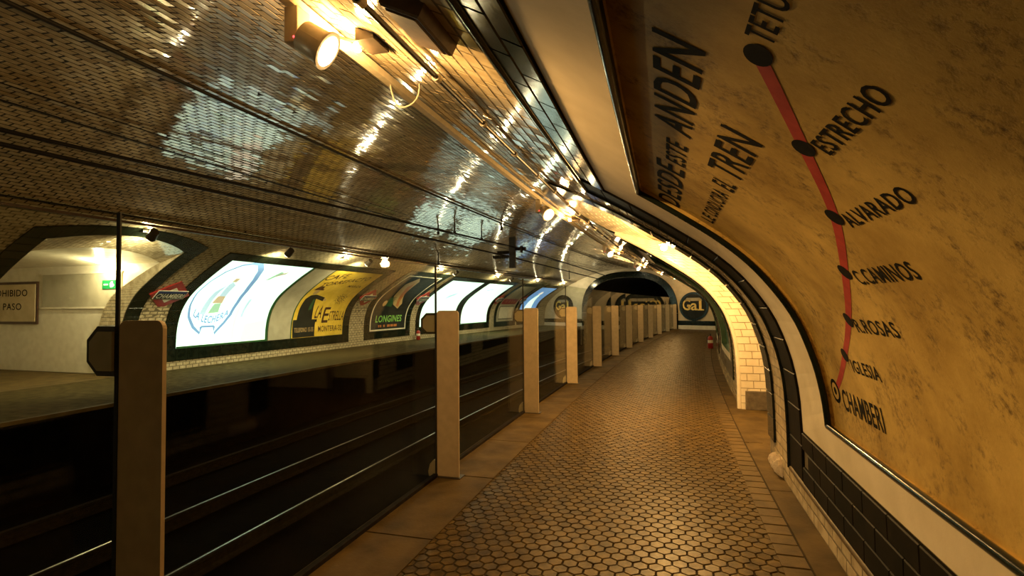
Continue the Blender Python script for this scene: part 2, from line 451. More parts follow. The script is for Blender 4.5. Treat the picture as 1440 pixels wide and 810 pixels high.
def visible_area(Q):
    """projected area of quads Q (n,4,3) that lie in the frame"""
    p = project(Q.reshape(-1, 3)).reshape(len(Q), 4, 3)
    d1 = p[:, 2, :2] - p[:, 0, :2]; d2 = p[:, 3, :2] - p[:, 1, :2]
    ar = abs(d1[:, 0] * d2[:, 1] - d1[:, 1] * d2[:, 0]) / 2
    c = p.mean(1)
    ok = (c[:, 0] > 0) & (c[:, 0] < 1440) & (c[:, 1] > 0) & (c[:, 1] < 810) & (p[:, :, 2].min(1) > .3)
    return np.where(ok, ar, 0)
area = visible_area(BV[:, 4:])
def pieces(owner, sel, V, quads, area, X, Y, N, P, local, material, name, field, limit=300):
    idx = np.nonzero(sel)[0]
    order = idx[np.argsort(-area[idx])]
    near = order[:limit]; near = near[area[near] > 0]
    rest = np.setdiff1d(idx, near)
    me = quick(local, quads, material, name)
    for i in near:
        o = link(name, me, owner)
        m = Matrix.Identity(4)
        for k in range(3):
            m[k][0] = X[i, k]; m[k][1] = Y[i, k]; m[k][2] = N[i, k]; m[k][3] = P[i, k]
        o.matrix_world = m
    if len(rest):
        nv = len(local)
        q = (np.arange(len(rest))[:, None, None] * nv + quads[None]).reshape(-1, 4)
        f = link(field, quick(V[rest].reshape(-1, 3), q, material, field), owner)
        f['kind'] = 'stuff'
pieces(wall_right, bt < TW, BV, bq, area, X, Y, N, pp, bl, MT['tile'], 'brick', 'brick_field')
pieces(ceiling, (bt >= TW) & (bt <= TT - TW), BV, bq, area, X, Y, N, pp, bl, MT['tile'], 'brick', 'brick_field')
pieces(wall_left, bt > TT - TW, BV, bq, area, X, Y, N, pp, bl, MT['tile'], 'brick', 'brick_field')

# near platform
UE = -1.93
fl = sweep(rect(UE + .01, .96, -.09, -.008), S0, S1, 90).obj('floor', MT['pgrout'])
sweep(rect(UE + .03, .9, -1.25, -.09), S0, S1, 60).obj('platform_body', MT['trench'], fl)
tag(fl, 'near platform floor of brown hexagonal pavers along the glass barrier', 'floor', kind='structure')
w = .0845; rp = w * .866
hs, hu = [], []
for r in range(int((31.9 - .9) / rp)):
    u = np.arange(-1.40 + (r % 2) * w / 2, .64, w); hu.append(u); hs.append(np.full_like(u, .9 + r * rp))
hs = np.concatenate(hs); hu = np.concatenate(hu); nh = len(hs)
hr = w / math.sqrt(3)
ang = [math.radians(90 + 60 * k) for k in range(6)]
hl = np.array([((hr - .0032) * math.cos(t), (hr - .0032) * math.sin(t), -.010) for t in ang] + [((hr - .0075) * math.cos(t), (hr - .0075) * math.sin(t), 0) for t in ang])
hq = np.array([[k, (k+1) % 6, 6 + (k+1) % 6, 6 + k] for k in range(6)] + [[6, 7, 8, 9], [6, 9, 10, 11]])
th = hs / R
HX = np.stack([np.cos(th), -np.sin(th), 0 * th], -1); HY = np.stack([np.sin(th), np.cos(th), 0 * th], -1)
HN = np.stack([rng.normal(0, .012, nh), rng.normal(0, .012, nh), np.ones(nh)], -1); HN /= np.linalg.norm(HN, axis=1)[:, None]
HX = HX - HN * (HX * HN).sum(1)[:, None]; HX /= np.linalg.norm(HX, axis=1)[:, None]; HY = np.cross(HN, HX)
worn = np.clip((-0.85 - hu) / .3, 0, 1) * .0042
HP = W(hs, hu, rng.uniform(-.0012, .0012, nh) - worn)
HV = place(hl, HX, HY, HN, HP)
harea = visible_area(HV[:, [6, 7, 9, 10]])
pieces(fl, np.ones(nh, bool), HV, hq, harea, HX, HY, HN, HP, hl, MT['hexs'], 'hexagonal_paver', 'hexagonal_paver_field')
def slabs(parent, name, s_from, s_to, ln, gap, u0, u1, z0, z1, material, ch=.004, jit=.0015):
    s = s_from
    while s < s_to:
        dz = random.uniform(-jit, jit)
        P = W([s, s + ln - gap, s + ln - gap, s, s + ch, s + ln - gap - ch, s + ln - gap - ch, s + ch],
              [u0, u0, u1, u1, u0 + ch, u0 + ch, u1 - ch, u1 - ch], [z0] * 4 + [z1 + dz] * 4)
        link(name, quick(P, HEXQ, material, name), parent)
        s += ln
slabs(fl, 'edge_brick', .9, 31.6, .149, .008, .612, .762, -.02, .003, MT['course'])
slabs(fl, 'edge_slab', -2.9, 33, 1.2, .007, UE, -1.385, -.06, .002, MT['conc'])
slabs(fl, 'margin_slab', -2.9, 33, 1.5, .006, .768, .945, -.02, -.001, MT['conc'])
# opposite platform, trackbed
fp = sweep(rect(-11.3, -8.16, -1.25, -.006), S0, S1, 60).obj('floor_opposite', MT['trench'])
tag(fp, 'opposite platform floor lit by the glowing poster panels', 'floor', kind='structure')
sweep(rect(-8.16, -8.10, -.05, .003), S0, S1, 60).obj('nosing', MT['conc'], fp)
sweep(rect(-11.2, -8.17, -.02, 0), S0, S1, 60).obj('paving', MT['farfloor'], fp)
tb_ = sweep(rect(-8.17, UE + .02, -1.4, -1.22), S0, 50, 90).obj('floor_trackbed', MT['trench'])
tag(tb_, 'sooty trackbed with shade put into its black colour, in the trench between the platforms', 'trackbed', kind='structure')

# rails
RAILP = [(-.035, 0), (.035, 0), (.036, -.03), (.012, -.045), (.010, -.12), (.062, -.14), (.062, -.155), (-.062, -.155), (-.062, -.14), (-.010, -.12), (-.012, -.045), (-.036, -.03)]
for u, lab in ((-3.05, 'rail closest to the near platform, mostly hidden below its edge'), (-4.49, 'bright steel rail of the near track, inner side'),
               (-5.73, 'bright steel rail of the far track, inner side'), (-7.17, 'dim steel rail close to the opposite platform')):
    o = empty('track_rail', lab, 'rail', group='running rails')
    sweep([(u + a_, -1.05 + b_) for a_, b_ in RAILP], -2, 48, 100).obj('rail_body', MT['rust'], o)
    sweep(rect(u - .010, u + .010, -1.051, -1.047), -2, 48, 100).obj('running_surface', MT['rail'] if u > -7 else MT['rust'], o)

# ------------------------------------------------------------------ passages through the side walls
def passage(side, label):
    a0, b0 = PASS[side]
    na = 14
    tj = np.linspace(-.02, 3.42, 26)
    sa = np.linspace(a0, b0, 25)
    S = np.r_[np.full(26, a0), sa[1:-1], np.full(26, b0)]
    Tt = np.r_[tj, arch_t(side, sa[1:-1]), tj[::-1]]
    U = np.array([wall_uz(side, t)[0] for t in Tt]); Z = np.array([wall_uz(side, t)[1] for t in Tt])
    mid = (a0 + b0) / 2; half = (b0 - a0) / 2
    S2 = mid + (S - mid) * (1 + .24 / half)
    Zb = Z - .20 * np.clip((Z - 1.7) / .9, 0, 1)
    rings = [W(S, U, Z), W(S, U + side * .65, Zb), W(S2, U + side * .65, Zb + .03), W(S2, U + side * 6.3, Zb + .03)]
    a = Acc(); a.grid(np.stack(rings[:2], 1))
    root = a.obj('wall_passage_right' if side > 0 else 'wall_passage_left', MT['jgrout'] if side > 0 else MT['grout'], smooth=False)
    tag(root, label, 'passage', kind='structure')
    b = Acc(); b.grid(np.stack(rings[1:3], 1)); b.grid(np.stack(rings[2:], 1))
    b.obj('corridor_lining', MT['jamb'], root)
    ue = U[0] + side * 6.3
    c_ = Acc(); c_.grid(np.stack([W(np.linspace(a0 - .4, b0 + .4, 9), U[0] + side * 5.4, -.1), W(np.linspace(a0 - .4, b0 + .4, 9), U[0] + side * 5.4, 3.2)], 1))
    c_.obj('corridor_end', MT['jamb'], root)
    f = Acc(); f.grid(W(np.linspace(a0 - .3, b0 + .3, 9)[:, None], np.array([U[0] - side * .12, ue])[None], -.002))
    f.obj('corridor_floor', MT['conc'], root)
    # lining bricks on the two jambs and the arch
    L = np.r_[0, np.cumsum(np.linalg.norm(np.diff(rings[0], axis=0), axis=1))]
    ctr = W(mid, U.mean(), 1.2)
    hgt = .1 if side > 0 else .085
    ln = .165
    n_rows = int(L[-1] / hgt); hgt = L[-1] / n_rows
    for r in range(n_rows):
        l0, l1 = r * hgt + .003, (r + 1) * hgt - .003
        x = -(.5 if r % 2 else 0) * ln
        while x < .63:
            d0, d1 = max(x, .0) + .003, min(x + ln, .65) - .003
            x += ln
            if d1 - d0 < .03: continue
            q = []
            for l in (l0, l1):
                base = np.array([np.interp(l, L, rings[0][:, k]) for k in range(3)])
                i = min(max(np.searchsorted(L, (l0 + l1) / 2), 1), len(L) - 1)
                er = (np.array([np.interp(l, L, rings[1][:, k]) for k in range(3)]) - base) / .65
                q.append((base + er * d0, base + er * d1))
            A, B_ = q
            inn = np.cross(A[1] - A[0], B_[0] - A[0]); inn /= np.linalg.norm(inn)
            if inn @ (ctr - A[0]) < 0: inn = -inn
            hgt_ = .010
            base4 = np.array([A[0], A[1], B_[1], B_[0]]); cen = base4.mean(0)
            top4 = cen + (base4 - cen) * .96 + inn * hgt_
            link('jamb_brick', quick(np.vstack([base4, top4]), HEXQ, MT['jamb'] if side > 0 else MT['tile'], 'jamb_brick'), root)
    return root, U[0]
pr, uR = passage(1, 'arched passage opening in the near wall, brightly lit inside')
pl, uL = passage(-1, 'arched passage opening in the opposite wall')
# dark block and pale bullnose at the far jamb of the near passage
hexa('jamb_base_block', W([7.93, 8.0, 8.0, 7.93] * 2, [.985, .985, 1.58, 1.58] * 2, [0] * 4 + [.25] * 4), MT['stone'], pr, .008)
tz = np.linspace(0, 3.3, 40)
tube([wall(1, 8.03, t, .012) for t in tz], .035, 8).obj('jamb_edge_trim', MT['jamb'], pr)

def passage_border(side, root, width=.32, single=True):
    """black tile surround of a passage, one tile after another"""
    a0, b0 = PASS[side]
    def piece(acc): link('border_tile', quick(np.vstack(acc.v), np.vstack(acc.q), MT['black'], 'border_tile'), root)
    ln = 3.42 / 16
    for (x0, x1) in ((a0 - width, a0 - .01), (b0 + .08 if side > 0 else b0 + .01, b0 + width)):
        for k in range(16):
            t0, t1 = k * ln + .003, (k + 1) * ln - .003
            if t0 < .12: continue
            piece(wtile(side, x0, x1, t0, t1, -.002, .020, .005, 2))
    # top: follows the segmental arch
    n = 16
    ss = np.linspace(a0 - width, b0 + width, n + 1)
    for k in range(n):
        sA, sB = ss[k] + .003, ss[k+1] - .003
        ia, ib = (arch_t(side, np.clip(v, a0, b0)) for v in (sA, sB))
        oa, ob = (arch_t(side, v, width) + .10 for v in (sA, sB))
        c4 = [(sA, ia), (sB, ib), (sB, ob), (sA, oa)]
        top = [wall(side, x, y, .020) for x, y in c4]; bot = [wall(side, x, y, -.002) for x, y in c4]
        link('border_tile', quick(np.array(bot + top), HEXQ, MT['black'], 'border_tile'), root)
passage_border(1, pr); passage_border(-1, pl)

# ------------------------------------------------------------------ end wall with the tunnel mouth
EA, EB = W(31.5, -.7, 0.), W(34.5, -9.5, 0.)
EX = (EA - EB) / 8.8; EX[2] = 0
EN = np.cross(EX, [0, 0, 1.0]); EN /= np.linalg.norm(EN)
if EN @ np.array(fw) > 0: EN = -EN                 # towards the station
def E_(u, z, off=0.0):
    u = np.asarray(u, float); z = np.asarray(z, float); off = np.asarray(off, float)
    return EA + (u + .7)[..., None] * EX + z[..., None] * np.array([0, 0, 1.0]) + off[..., None] * EN
MU, MHW, MZ = -4.8, 2.85, 3.08
def mouth(a, grow=0.0):
    """outline of the tunnel mouth, a in 0..1 from right foot to left foot"""
    hw, top = MHW + grow, MZ + grow
    pts = [(hw, -1.25), (hw, .9)]
    for k in range(1, 40):
        t = math.pi * k / 40; c_, s_ = math.cos(t), math.sin(t)
        pts.append((hw * math.copysign(abs(c_) ** .8, c_), .9 + (top - .9) * s_ ** .8))
    pts += [(-hw, .9), (-hw, -1.25)]
    return np.array([(MU + x, z) for x, z in pts])
mo = mouth(0)
a = Acc()
us = np.unique(np.r_[np.linspace(-11.3, 1.0, 240), MU - MHW, MU + MHW])
mtop = np.interp(us, mo[::-1, 0], mo[::-1, 1])
for i in range(len(us) - 1):
    um = (us[i] + us[i+1]) / 2
    inside = abs(um - MU) < MHW
    lo = [mtop[i], mtop[i+1]] if inside else [-1.25, -1.25]
    if inside: lo = [max(v, .9) if abs(x - MU) < MHW - 1e-6 else .9 for v, x in zip(lo, us[i:i+2])]
    vz = np.interp(us[i:i+2], FU[::-1], FZ[::-1]) + .12
    a.add([E_(us[i], lo[0]), E_(us[i+1], lo[1]), E_(us[i+1], vz[1]), E_(us[i], vz[0])], [[0, 1, 2, 3]])
we = tag(a.obj('wall_end', MT['cream']), 'pale end wall of the station around the tunnel mouth', 'wall', kind='structure')
m0, m1 = mouth(0), mouth(0, .36)
for k in range(len(m0) - 1):
    c4 = [m0[k], m0[k+1], m1[k+1], m1[k]]
    c4 = [np.array(v) for v in c4]; cen = sum(c4) / 4; c4 = [cen + (v - cen) * .985 for v in c4]
    link('arch_tile', quick([E_(v[0], v[1], .0) for v in c4] + [E_(v[0], v[1], .05) for v in c4], HEXQ, MT['black'], 'arch_tile'), we)
for (u0, u1) in ((-1.9, 1.0), (-11.3, -8.0)):
    def slab(name, z0, z1, off, mat_):
        hexa(name, [E_(u0, z0), E_(u1, z0), E_(u1, z0, off), E_(u0, z0, off), E_(u0, z1), E_(u1, z1), E_(u1, z1, off), E_(u0, z1, off)], mat_, we)
    slab('base_course', 0, .22, .03, MT['jamb']); slab('black_course', .225, .48, .025, MT['black'])
a = Acc()
T0 = np.array([E_(x, z) for x, z in m0]); far = T0 - EN * 16 + np.array([3.2, 0, 0])
a.grid(np.stack([T0, T0 - EN * 8 + np.array([.8, 0, 0]), far], 1))
cen = far.mean(0)
for k in range(len(far) - 1): a.add([far[k], far[k+1], cen, cen], [[0, 1, 2, 3]])
tag(a.obj('wall_tunnel', MT['tunnel']), 'black running tunnel beyond the arched mouth', 'tunnel', kind='structure')

# round enamel signs on the end wall
def round_sign(uc, zc, r, label):
    o = empty('round_sign', label, 'sign', group='round gold lettered signs on the end wall')
    def disc(name, r0, off0, off1, mat_, r_in=0):
        n = 48; P = []; F = []
        for off in (off0, off1): P += [E_(uc + r0 * math.cos(2*math.pi*k/n), zc + r0 * math.sin(2*math.pi*k/n), off) for k in range(n)]
        F = [[k, (k+1) % n, n + (k+1) % n, n + k] for k in range(n)] + [list(range(n, 2 * n))]
        link(name, pydata(P, F, mat_, name), o)
    disc('tile_rim', r, .0, .05, MT['black']); disc('sign_face', r * .86, .04, .06, MT['slate'])
    mp = lambda x, y: E_(uc + x, zc + y, np.zeros_like(x) + .064)
    poly('sky_band', [(-r * .62, r * .38), (r * .62, r * .38), (r * .45, r * .60), (-r * .45, r * .60)], mp, MT['greyplaster'], o, 1)
    # heavy serif letters
    text('lettering', 'G', -.60, -.17, -.22, .40, mp, MT['gold'], o, bold=.035, step=1)
    text('lettering', 'a', -.14, .22, -.22, .18, mp, MT['gold'], o, bold=.045, step=1)
    poly('lettering', [(.27, .40), (.45, .40), (.45, -.14), (.58, -.17), (.58, -.22), (.22, -.22), (.22, -.17), (.31, -.14), (.31, .33), (.25, .33)], mp, MT['gold'], o, 1)
    poly('lettering', [(-.36, .05), (-.13, .05), (-.13, -.02), (-.20, -.04), (-.20, -.18), (-.29, -.18), (-.29, -.03), (-.36, -.01)], mp, MT['gold'], o, 1)
    return o
round_sign(-.70, 1.28, .80, 'round dark sign with gold lettering at the end of the near platform')
round_sign(-9.5, 1.28, .80, 'round dark sign with gold lettering beyond the opposite platform, seen through glass')

# ------------------------------------------------------------------ route map panel on the near wall
def recess_panel(rc, root, face_name, face_mat, depth=.085, frame_mat='cream', lip=.006):
    side = rc['side']; sa, sb = rc['s']; ta, tb = rc['t']; ia, ib, ja, jb = rc['inn']
    a = Acc()
    patch(a, side, ia - .05, ib + .5, ja - .12, jb + .1, ds=.2, dt=.04, off=-depth)
    a.obj(face_name, face_mat, root, smooth=True)
    a = Acc(); b_ = Acc()
    n = 24
    f = np.linspace(0, 1, n + 1)
    for (p0, p1, q0, q1) in (((sa, ta), (sb, ta), (ia, ja), (ib, ja)), ((sb, ta), (sb, tb), (ib, ja), (ib, jb)),
                             ((sb, tb), (sa, tb), (ib, jb), (ia, jb)), ((sa, tb), (sa, ta), (ia, jb), (ia, ja))):
        o_ = np.array(p0)[None] + (np.array(p1) - np.array(p0))[None] * f[:, None]
        i_ = np.array(q0)[None] + (np.array(q1) - np.array(q0))[None] * f[:, None]
        rows = [wall(side, o_[:, 0], o_[:, 1], np.zeros(n + 1) + .004)]
        for g in (.25, .5, .75, 1.0):
            m_ = o_ + (i_ - o_) * g
            rows.append(wall(side, m_[:, 0], m_[:, 1], np.zeros(n + 1) + .004 + g * lip))
        a.grid(np.stack(rows, 1))
        b_.grid(np.stack([rows[-1], wall(side, i_[:, 0], i_[:, 1], np.zeros(n + 1) - depth)], 1))
    a.obj('plaster_frame', MT[frame_mat], root)
    b_.obj('reveal', face_mat, root)
def bead(side, pts, r, material, root, name, off):
    tube([wall(side, s, t, off) for s, t in pts], r, 8).obj(name, material, root, smooth=True)
def line_pts(p, q, n): return [(p[0] + (q[0] - p[0]) * k / n, p[1] + (q[1] - p[1]) * k / n) for k in range(n + 1)]

rm = empty('route_map_panel', 'large ochre wall panel painted with the red metro route and station names', 'wall map')
MD = .035
recess_panel(RECESS[0], rm, 'map_face', MT['map'], depth=MD, lip=.010)
ia, ib, ja, jb = RECESS[0]['inn']
bead(1, line_pts((ia, ja), (ib, ja), 40), .018, MT['black'], rm, 'black_bead', .002)
bead(1, line_pts((ib, ja), (ib, jb), 30), .018, MT['black'], rm, 'black_bead', .002)
bead(1, line_pts((ia, jb), (ib, jb), 40), .018, MT['black'], rm, 'black_bead', .002)
MT['dusty'] = pmat('dusty_black_tile', (.006, .006, .004), (.014, .011, .007), rough=.5, scale=7, spec=.05)
def border_tile(side, s0, s1, t0, t1, root, nt=1, h=.018, mat_='black'):
    a = wtile(side, s0, s1, t0, t1, -.002, h, .005, nt)
    link('border_tile', quick(np.vstack(a.v), np.vstack(a.q), MT[mat_], 'border_tile'), root)
for row, (t0, t1) in enumerate(((.205, .318), (.322, .435), (.439, .552))):
    s = 4.14 - (row % 2) * .15
    while s > -1.0:
        border_tile(1, s - .296, s, t0, t1, rm, mat_='dusty'); s -= .30
for row, (t0, t1) in enumerate(((2.94, 3.035), (3.04, 3.135))):
    s = 4.14 - (row % 2) * .15
    while s > -1.0:
        border_tile(1, s - .296, s, t0, t1, rm); s -= .30
t = .21
while t < 3.12:
    t1 = min(t + .246, 3.135)
    border_tile(1, 4.16, 4.55, t, t1, rm, 2, mat_='dusty'); t += .25
bead(1, line_pts((-1, 3.155), (4.58, 3.155), 60), .022, MT['black'], rm, 'outer_bead', .012)
bead(1, line_pts((4.58, .19), (4.58, 3.155), 40), .022, MT['black'], rm, 'outer_bead', .012)
bead(1, line_pts((-1, .19), (4.58, .19), 60), .020, MT['course'], rm, 'chipped_bead', .008)
OM = on_wall(1, -MD + .0010)
OM2 = on_wall(1, -MD + .0018)
route = [(3.37, .955), (3.19, 1.06), (2.98, 1.19), (2.66, 1.38), (2.27, 1.60), (1.90, 1.80), (1.57, 2.01), (1.23, 2.21)]
rp_ = spline(np.array([(3.52, .86)] + route + [(.92, 2.40)]), 8)
stroke('route_line', rp_[2:], .040, OM, MT['ltred'], rm)
names = [('CHAMBERI', 3.26, 2.70, .87, .985), None, ('IGLESIA', 2.93, 2.58, 1.11, 1.175), ('R.ROSAS', 2.61, 2.18, 1.325, 1.388), ('C.CAMINOS', 2.21, 1.735, 1.538, 1.602),
         ('ALVARADO', 1.86, 1.415, 1.745, 1.80), ('ESTRECHO', 1.515, 1.12, 1.948, 2.008), ('TETUAN', 1.17, .90, 2.188, 2.252)]
for k, (sx, ty) in enumerate(route):
    if names[k] is None: continue
    if k == 0:
        dot = poly('station_dot', ellipse(sx, ty, .075, .066, 24), OM2, MT['ltblack'], rm)
        poly('dot_ring', ellipse(sx, ty, .052, .046, 24), on_wall(1, -MD + .0024), MT['map'], dot)
        poly('dot_core', ellipse(sx, ty, .024, .022, 16), on_wall(1, -MD + .0030), MT['ltblack'], dot)
    else:
        poly('station_dot', ellipse(sx, ty, .044, .034, 20), OM2, MT['ltblack'], rm)
    nm, a_, b_, y0, y1 = names[k]
    text('lettering', nm, a_, b_, y0, y1, OM2, MT['ltblack'], rm, bold=.035)
for txt, a_, b_, y0, y1 in (('DESDE', 3.50, 2.53, 2.325, 2.475), ('ESTE', 2.47, 2.15, 2.33, 2.425), ('ANDEN', 2.03, 1.33, 2.325, 2.472),
                           ('LE', 3.36, 3.18, 2.105, 2.185), ('CONDUCIRA', 3.13, 2.51, 2.105, 2.185), ('EL', 2.43, 2.31, 2.10, 2.20), ('TREN', 2.23, 1.72, 2.10, 2.238)):
    text('lettering', txt, a_, b_, y0, y1, OM2, MT['ltblack'], rm, bold=.03)

# the next panels further along the near wall
def side_panel(rc, label):
    o = empty('wall_panel', label, 'panel')
    recess_panel(rc, o, 'panel_face', MT['green'])
    sa, sb = rc['s']; ta, tb = rc['t']
    t = ta - .24
    while t < tb + .2:
        t1 = min(t + .246, tb + .24)
        border_tile(1, sa - .36, sa - .004, t, t1, o, 2); border_tile(1, sb + .004, sb + .34, t, t1, o, 2); t += .25
    s = sa
    while s < sb:
        s1 = min(s + .296, sb)
        border_tile(1, s, s1, ta - .24, ta - .004, o); border_tile(1, s, s1, tb + .004, tb + .24, o); s += .3
    return o
side_panel(RECESS[1], 'dark tiled panel with cream frame just beyond the near passage')
side_panel(RECESS[2], 'second dark tiled panel further down the near wall')

# ------------------------------------------------------------------ posters on the opposite wall
def tile_frame(s0, s1, t0, t1, i0, i1, j0, j1, label, fill=None):
    """surround of dark tiles between the outer rectangle and the inner one"""
    o = empty('tile_frame', label, 'frame')
    def bars(nm, x0, x1, y0, y1, along):
        a = wtile(-1, x0, x1, y0, y1, -.002, .02, .006, max(1, int((y1 - y0) / .1)))
        if x1 - x0 > 2:
            a = Acc(); n = int((x1 - x0) / .3) + 1
            xs = np.linspace(x0, x1, n + 1)
            for k in range(n):
                b = wtile(-1, xs[k] + .002, xs[k+1] - .002, y0, y1, -.002, .02, .006, max(1, int((y1 - y0) / .1)))
                link('frame_tile', quick(np.vstack(b.v), np.vstack(b.q), MT['black'], 'frame_tile'), o)
            return
        n = max(1, int(round((y1 - y0) / .3))); ys = np.linspace(y0, y1, n + 1)
        for k in range(n):
            b = wtile(-1, x0, x1, ys[k] + .002, ys[k+1] - .002, -.002, .02, .006, 3)
            link('frame_tile', quick(np.vstack(b.v), np.vstack(b.q), MT['black'], 'frame_tile'), o)
    bars('frame_tile', s0, s1, t0, j0, 's'); bars('frame_tile', s0, s1, j1, t1, 's')
    bars('frame_tile', s0, i0, j0, j1, 't'); bars('frame_tile', i1, s1, j0, j1, 't')
    return o
def sheet(name, s0, s1, t0, t1, off, material, parent=None):
    """thin plate following the wall"""
    a = Acc()
    ns, nt = max(1, int((s1 - s0) / .3)), max(2, int((t1 - t0) / .08))
    ss, tt = np.meshgrid(np.linspace(s0, s1, ns + 1), np.linspace(t0, t1, nt + 1), indexing='ij')
    F_ = wall(-1, ss, tt, np.full_like(ss, off)); B_ = wall(-1, ss, tt, np.full_like(ss, -.001))
    a.grid(F_)
    for e in (np.s_[0, :], np.s_[-1, :], np.s_[:, 0], np.s_[:, -1]): a.grid(np.stack([F_[e], B_[e]], 1))
    return a.obj(name, material, parent)
def poster(name, label, cat='poster', group=None): return empty(name, label, cat, group=group)
L1, L2, L3 = on_wall(-1, .0145), on_wall(-1, .017), on_wall(-1, .0195)

tile_frame(9.22, 15.72, .20, 3.60, 9.52, 15.40, .48, 3.30, 'long dark tile frame around the milk lightbox and the yellow coffee poster')
p = poster('lightbox_poster', 'glowing white milk advertisement lightbox with a blue ribbon loop', 'lightbox')
sheet('lit_face', 9.53, 12.12, .49, 3.29, .012, MT['lit'], p)
sheet('green_edge', 9.53, 12.12, .482, .53, .022, MT['green'], p); sheet('green_edge', 12.12, 12.2, .482, 3.295, .022, MT['green'], p)
loop = [(10.12, .98), (10.1, .82), (9.91, .98), (9.74, 1.25), (9.66, 1.57), (9.62, 1.96), (9.64, 2.4), (9.74, 2.82), (9.94, 3.14), (10.16, 3.25), (10.37, 3.25), (10.61, 2.98), (10.78, 2.56),
        (10.91, 2.05), (10.93, 1.65), (10.88, 1.28), (10.75, 1.06), (10.5, .79), (10.48, .98)]
lw_ = [.05, .05, .05, .045, .03, .02, .02, .03, .05, .07, .10, .10, .09, .08, .07, .06, .05, .05, .05]
stroke('ribbon', loop, np.array(lw_) * 1.5, L1, MT['litblue'], p); stroke('ribbon', [(10.12, .98), (10.48, .98)], .05, L1, MT['litblue'], p)
def arc_warp(cx, cy, k): return lambda x, y: (x, y + k * (x - cx) ** 2)
text('lettering', 'LA LECHERA', 9.84, 10.80, 1.06, 1.26, L2, MT['litblue'], p, bold=.07, warp=arc_warp(10.32, 0, .9))
poly('figure', [(10.22, 1.32), (10.5, 1.35), (10.46, 1.62), (10.28, 1.6)], L1, MT['litgreen'], p)
poly('figure', [(10.2, 1.62), (10.48, 1.62), (10.45, 1.85), (10.25, 1.85)], L1, MT['litbrown'], p)
poly('figure', [(10.27, 1.85), (10.45, 1.85), (10.42, 2.3), (10.25, 2.42), (10.22, 2.3)], L1, MT['litpale'], p)
poly('figure', [(10.22, 2.42), (10.34, 2.42), (10.34, 2.58), (10.22, 2.58)], L1, MT['litbrown'], p)
poly('figure', [(10.0, 1.3), (10.15, 1.3), (10.2, 2.3), (10.05, 2.0)], L1, MT['litpale'], p)
for pts, mm in (([(11.28, .55), (12.08, .53), (12.06, 1.1), (11.4, 1.0)], 'litpink'), ([(11.1, 2.55), (11.2, 2.6), (11.4, 2.95), (11.28, 2.98)], 'litgreen'), ([(11.25, 2.72), (11.5, 2.9), (11.52, 3.0), (11.3, 2.85)], 'litbrown'),
                ([(11.2, 1.2), (11.27, 1.2), (11.32, 1.75), (11.24, 1.75)], 'litpale'), ([(11.0, .6), (11.06, .6), (11.12, 1.5), (11.05, 1.5)], 'litpink')):
    poly('figure', pts, L1, MT[mm], p)
tag(sheet('blank_panel', 12.24, 13.06, .49, 3.29, .012, MT['greyplaster']), 'plain grey plaster strip between the milk lightbox and the coffee poster', 'panel')
p = poster('coffee_poster', 'yellow coffee advertisement poster with brown lettering and a black sun')
sheet('poster_face', 13.10, 15.38, .49, 3.29, .012, MT['yellow'], p); sheet('green_edge', 13.06, 13.10, .485, 3.295, .016, MT['green'], p)
sl = lambda cx, k: (lambda x, y: (x, y + k * (x - cx)))
text('lettering', 'CAFE', 13.12, 13.92, 2.80, 3.08, L1, MT['brown'], p, bold=.03, warp=sl(13.5, .28))
text('lettering', 'TORREFACTO', 13.28, 15.05, 2.62, 2.84, L1, MT['brown'], p, bold=.03, warp=sl(14.15, .29))
text('lettering', 'MARCA', 14.50, 15.14, 2.42, 2.54, L1, MT['brown'], p, bold=.03)
text('lettering', 'LA', 13.98, 14.28, 1.08, 1.52, L1, MT['brown'], p, bold=.03)
text('lettering', 'E', 14.34, 14.62, .92, 1.46, L1, MT['brown'], p, bold=.03)
text('lettering', 'STRELLA', 14.64, 15.36, .98, 1.32, L1, MT['brown'], p, bold=.03)
text('lettering', 'MONTERA-32', 14.22, 15.34, .63, .82, L1, MT['brown'], p, bold=.03)
sun = poly('sun', ellipse(14.80, 1.82, .15, .13, 18), L1, MT['brown'], p); poly('sun_disc', ellipse(14.80, 1.82, .115, .10, 18), L2, MT['yellow'], sun)
stroke('sun_mark', [(14.72, 1.78), (14.80, 1.86), (14.88, 1.78)], .03, L3, MT['brown'], sun)
for k in range(16):
    t = 2 * math.pi * k / 16; c_, s_ = math.cos(t), math.sin(t); r2 = .30 if k % 2 else .25
    poly('sun_ray', [(14.80 + .19*c_ - .02*s_, 1.82 + .17*s_ + .02*c_), (14.80 + r2*c_, 1.82 + r2*s_), (14.80 + .19*c_ + .02*s_, 1.82 + .17*s_ - .02*c_)], L1, MT['brown'], sun)
poly('figure', [(13.26, 1.03), (13.24, 1.41), (13.24, 1.79), (13.34, 1.95), (13.55, 1.99), (14.02, 1.86), (14.04, 1.70), (13.68, 1.80), (13.84, 1.36), (13.90, 1.03)], L1, MT['slate'], p)
poly('figure', [(13.62, 1.35), (13.74, 1.4), (13.66, 1.78), (13.58, 1.78)], L2, MT['green'], p)
poly('figure', ellipse(13.42, 2.12, .10, .14, 14), L2, MT['tan'], p)
poly('figure', [(13.24, 2.22), (13.62, 2.22), (13.62, 2.28), (13.54, 2.28), (13.52, 2.42), (13.32, 2.42), (13.30, 2.28), (13.24, 2.28)], L2, MT['brown'], p)
poly('figure', [(14.02, 1.72), (14.14, 1.72), (14.14, 1.80), (14.02, 1.82)], L2, MT['tan'], p)
poly('figure', [(13.14, .50), (14.06, .50), (14.06, .96), (14.12, .96), (14.12, 1.05), (13.12, 1.05), (13.12, .96), (13.14, .96)], L2, MT['slate'], p)
text('lettering', 'TELEFONO 15-55', 13.20, 14.0, .66, .80, L3, MT['tan'], p, bold=.02)

